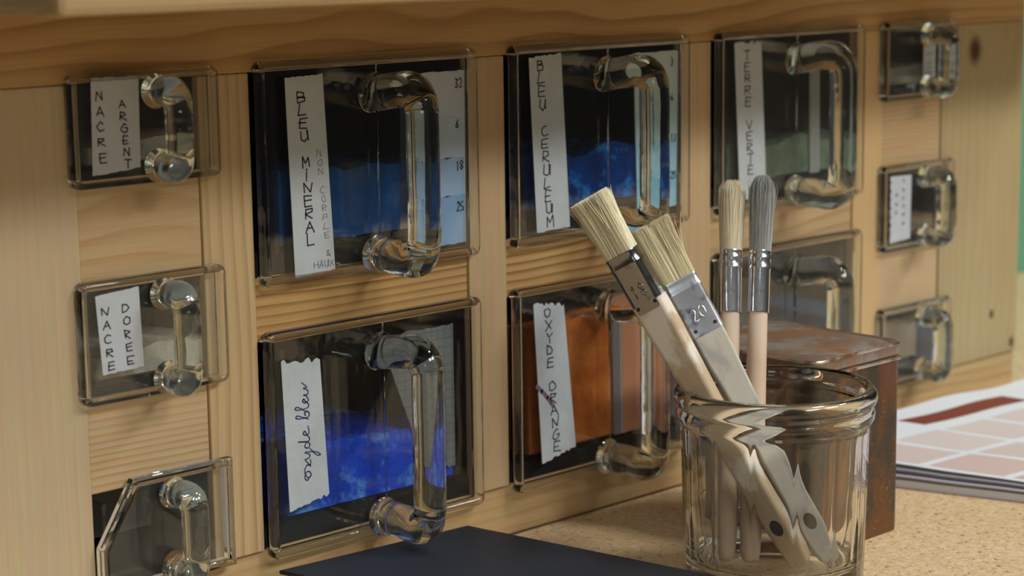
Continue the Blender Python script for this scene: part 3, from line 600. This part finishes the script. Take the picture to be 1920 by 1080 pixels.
def brush(label, B, Tp, face, total, br_len, fer_len, fer, han, mats, flat=True, tip='flat', hole=True, relief=None, mark=None):
    """B: handle end in the jar, Tp: a point further up the axis, face: direction the wide side looks towards"""
    B = Vector(B); ax = (Vector(Tp) - B).normalized(); fy = Vector(face); fy = (fy - ax * fy.dot(ax)).normalized(); fx = fy.cross(ax)
    root = thing('paint_brush', label, 'brush', B, group='paint brushes standing in the glass jar')
    root.rotation_euler = Matrix((fx, fy, ax)).transposed().to_euler()
    hl = total - br_len - fer_len; z1 = hl; z2 = hl + fer_len; z3 = total
    fw, fd = fer; sect = (lambda w, d_, z: [(p[0], p[1], z) for p in rrect(w, d_, min(w, d_) * (.30 if flat else .495), 6)])
    # handle
    bm = new_bm()
    if flat: prof_h = [(.55, .6, 0), (.8, .85, .002), (.9, .95, .006), (1.0, 1, .02), (.98, 1, .4 * hl), (1.0, 1, .62 * hl), (1.18, 1.02, .80 * hl), (1.32, 1.04, .93 * hl), (1.34, 1.04, hl + .004)]
    else: prof_h = [(.5, .5, 0), (.8, .8, .0015), (1.0, 1.0, .006), (1.1, 1.1, .02), (1.12, 1.12, .5 * hl), (1.02, 1.02, .8 * hl), (.96, .96, hl + .004)]
    rsec = (lambda w, d_, z: [(p[0], p[1], z) for p in rrect(w, d_, min(w, d_) * (.22 if flat else .46), 6)])
    add_loft(bm, [rsec(han[0] * a, han[1] * b_, z) for a, b_, z in prof_h]); h_ = finish('handle', bm, mats[0], root, smooth=False)
    for poly in h_.data.polygons: poly.use_smooth = not flat
    if hole:
        bm = new_bm(); add_tube(bm, [(0, -han[1] * .503, .022), (0, han[1] * .503, .022)], .0028, 24); bmesh.ops.scale(bm, vec=(1, 1, 1.5), verts=bm.verts[:], space=Matrix.Translation((0, 0, -.022)))
        finish('hanging_hole', bm, plain('dark_hole', (.05, .04, .03), .9), root)
    # ferrule with beads
    bm = new_bm(); pr = [(.985, z1 - .0002), (1.0, z1 + .0006)]
    beads = (fer_len * .72, fer_len * .88) if not flat else (fer_len * .80,)
    for q in beads: pr += [(1.0, z1 + q - .0012), (1.035, z1 + q - .0004), (1.035, z1 + q + .0004), (1.0, z1 + q + .0012)]
    pr += [(1.0, z2 - .0014), (1.03, z2 - .0007), (1.02, z2)]
    add_loft(bm, [sect(fw * s_, fd * s_, z) for s_, z in pr], caps=True); fo = finish('ferrule', bm, mats[1], root, smooth=True); fo.modifiers.new('edge', 'EDGE_SPLIT').split_angle = math.radians(50)
    if relief:
        bm = new_bm()
        for k, chh in enumerate(relief):
            for st in F[chh]: add_tube(bm, [(-((k - (len(relief) - 1) / 2) * fw * .26 + (p[0] - .5) * fw * .20), fd / 2, z1 + fer_len * .36 + (p[1] - .5) * fer_len * .22) for p in st], .00045, 8)
        finish('embossed_number', bm, mats[1], fo, smooth=True)
    if flat:
        bm = new_bm()
        for sx in (-.30, .30): add_tube(bm, [(fw * sx, fd / 2 - .0004, z1 + .003), (fw * sx, fd / 2 + .0003, z1 + .003)], .0009, 12)
        finish('ferrule_pins', bm, plain('pin_dark', (.05, .045, .04), .5, .6), fo)
    # bristles: a dense core with hundreds of single hairs over it
    bm = new_bm()
    def width(t):
        if tip == 'flat': return 1.0 + .12 * t, 1.0 - .05 * t
        return (1.0 + .14 * math.sin(min(t * 1.3, 1) * math.pi * .55)) * (1 if t < .80 else max(.35, 1 - ((t - .80) / .26) ** 2)), (1.0 + .12 * math.sin(min(t * 1.3, 1) * math.pi * .55)) * (1 if t < .80 else max(.35, 1 - ((t - .80) / .26) ** 2))
    ts = [0, .15, .35, .55, .72, .85, .93, .97]
    core = []
    for t in ts: w_, d_ = width(t); core.append(sect((fw * .86) * w_, (fd * .80) * d_, z2 - .002 + (br_len + .0) * t))
    add_loft(bm, core)
    cnt = 2600 if flat else 1500
    for k in range(cnt):
        a = random.uniform(0, 2 * math.pi); q = (1 - .30 * random.random() ** 2) if random.random() < .72 else random.random() ** .5; c, s_ = math.cos(a), math.sin(a)
        # superellipse for the flat ones
        if flat:
            e = .45; ux = math.copysign(abs(c) ** e, c) * q; uy = math.copysign(abs(s_) ** e, s_) * q
        else: ux, uy = c * q, s_ * q
        L = random.uniform(.955, 1.015) if tip == 'flat' else random.uniform(.93, 1.03); dx, dy = random.gauss(0, .0003), random.gauss(0, .0003); ro = .00011 * random.uniform(.8, 1.7)
        if random.random() < .02: dx *= 4; dy *= 4
        ptz = []
        for t in (0, .35, .7, .9, 1):
            tt = t * L; w_, d_ = width(min(tt, 1.0)); ptz.append((ux * fw * .485 * w_ + dx * t * t * 2, uy * fd * .475 * d_ + dy * t * t * 2, z2 - .001 + br_len * tt))
        add_tube(bm, ptz, [ro, ro, ro, ro * .8, ro * .35], 3)
    finish('bristles', bm, mats[2], root, smooth=False)
    return root

brush('flat brush with darkened ferrule and paint-stained handle leaning furthest left', (.1801, -.1686, .0165), (.1555, -.1305, .094), -FW * .90 - RT * .44, .1968, .0306, .0290, (.0155, .0118), (.0118, .0108), (M_H1, M_F1, M_BR), relief='18')
brush('flat brush with bright embossed ferrule and grey wooden handle in the jar', (.1923, -.1755, .0165), (.1766, -.1340, .0922), -FW * .97 + RT * .10, .1790, .0304, .0284, (.0172, .0070), (.0118, .0066), (M_H2, M_F2, M_BR), relief='20')
brush('round brush with pale cream bristles and chrome ferrule, left of the two upright ones', (.1583, -.1408, .0165), (.1945, -.1124, .1262), -FW, .1838, .0352, .0300, (.0108, .0108), (.0096, .0096), (M_H3, M_F3, M_BR2), flat=False, tip='round', hole=False)
brush('round brush with grey paint-stained bristles and chrome ferrule, rightmost in the jar', (.1647, -.1500, .0165), (.2021, -.1234, .1266), -FW, .1862, .0378, .0296, (.0104, .0104), (.0092, .0092), (M_H3, M_F3, M_BR3), flat=False, tip='round', hole=False)

# ------------------------------------------------------------------ stack of printed colour sheets
def sheet_quad(u, v, q): return (q[0] * (1 - u) * (1 - v)) + (q[1] * u * (1 - v)) + (q[2] * u * v) + (q[3] * (1 - u) * v)
Q = [Vector((.345, -.007, 0)), Vector((.690, -.036, 0)), Vector((.780, -.325, 0)), Vector((.435, -.296, 0))]
def sheet_z(u, v, base, lift, seed): 
    return base + lift * (1 - v) ** 2 + lift * .09 * math.sin(u * 23 + seed + v * 2) * (1 - v) ** 1.5 + .0009 * noise.noise(Vector((u * 7, v * 6, seed)))
M_SHEET = plain('printed_paper', (.78, .84, .90), .6); M_SHEET2 = plain('paper_edge', (.72, .74, .86), .7); M_SHEET3 = plain('paper_edge_grey', (.46, .46, .54), .7)
def paper_grid(name, q, base, lift, th, seed, mat, u0=0, u1=1, v0=0, v1=1, parent=None, nu=60, nv=40, off=0):
    bm = new_bm(); T_, B_ = [], []
    for j in range(nv + 1):
        tr, br = [], []
        for i in range(nu + 1):
            u = u0 + (u1 - u0) * i / nu; v = v0 + (v1 - v0) * j / nv; p = sheet_quad(u, v, q); z = sheet_z(u, v, base, lift, seed) + off
            tr.append(bm.verts.new((p.x, p.y, z + th))); br.append(bm.verts.new((p.x, p.y, z)))
        T_.append(tr); B_.append(br)
    for j in range(nv):
        for i in range(nu):
            bm.faces.new((T_[j][i], T_[j][i + 1], T_[j + 1][i + 1], T_[j + 1][i])); bm.faces.new((B_[j][i], B_[j + 1][i], B_[j + 1][i + 1], B_[j][i + 1]))
    for i in range(nu):
        bm.faces.new((T_[0][i], B_[0][i], B_[0][i + 1], T_[0][i + 1])); bm.faces.new((T_[nv][i], T_[nv][i + 1], B_[nv][i + 1], B_[nv][i]))
    for j in range(nv):
        bm.faces.new((T_[j][0], T_[j + 1][0], B_[j + 1][0], B_[j][0])); bm.faces.new((T_[j][nu], B_[j][nu], B_[j + 1][nu], T_[j + 1][nu]))
    return finish(name, bm, mat, parent, smooth=False)
levels = [(.0003, .0042, M_SHEET2, 'thick pale bundle of paper at the bottom of the sheet stack', .000, 0), (.0050, .0008, M_SHEET3, 'grey-edged sheet directly on the bottom bundle of the sheet stack', .001, .0004),
          (.0062, .0006, M_SHEET2, 'bluish sheet third from the bottom of the sheet stack', -.001, .0012), (.0074, .0005, M_SHEET3, 'wavy grey sheet fourth from the bottom of the sheet stack', .0015, .0022), (.0086, .0004, M_SHEET2, 'thin sheet just under the printed colour chart', 0, .0032)]
for k, (z, th, mt, lb, dx, lf) in enumerate(levels):
    q = [p + Vector((dx, dx * .6 - .002, 0)) for p in Q]
    tag(paper_grid('paper_sheet', q, z, lf, th, 3.0, mt), lb, 'paper', 'stack of paper sheets beside the tin')
top = paper_grid('printed_colour_chart', Q, .0098, .0070, .0003, 3.0, M_SHEET); tag(top, 'top sheet of the stack, printed with a dark red bar and pale pink patches', 'paper', None)
WU, WV = .346, .304
def patch(u0, u1, v0, v1, col, i):
    paper_grid('colour_patch', Q, .0098, .0070, .00006, 3.0, plain('patch_ink_%d' % i, col, .55), u0 / WU, u1 / WU, v0 / WV, v1 / WV, top, 24, 14, .00032)
patch(.092, .192, .020, .037, (.22, .048, .03), 0)
cols = [(.70, .63, .62), (.68, .58, .56), (.66, .51, .49), (.64, .45, .42), (.55, .32, .29)]
i = 1
for c_ in range(7):
    for r_ in range(5):
        patch(.005 + .0425 * c_, .042 + .0425 * c_, .050 + .0475 * r_, .092 + .0475 * r_, cols[min(max(r_ + (c_ == 0) - (c_ > 2), 0), 4)], i); i += 1
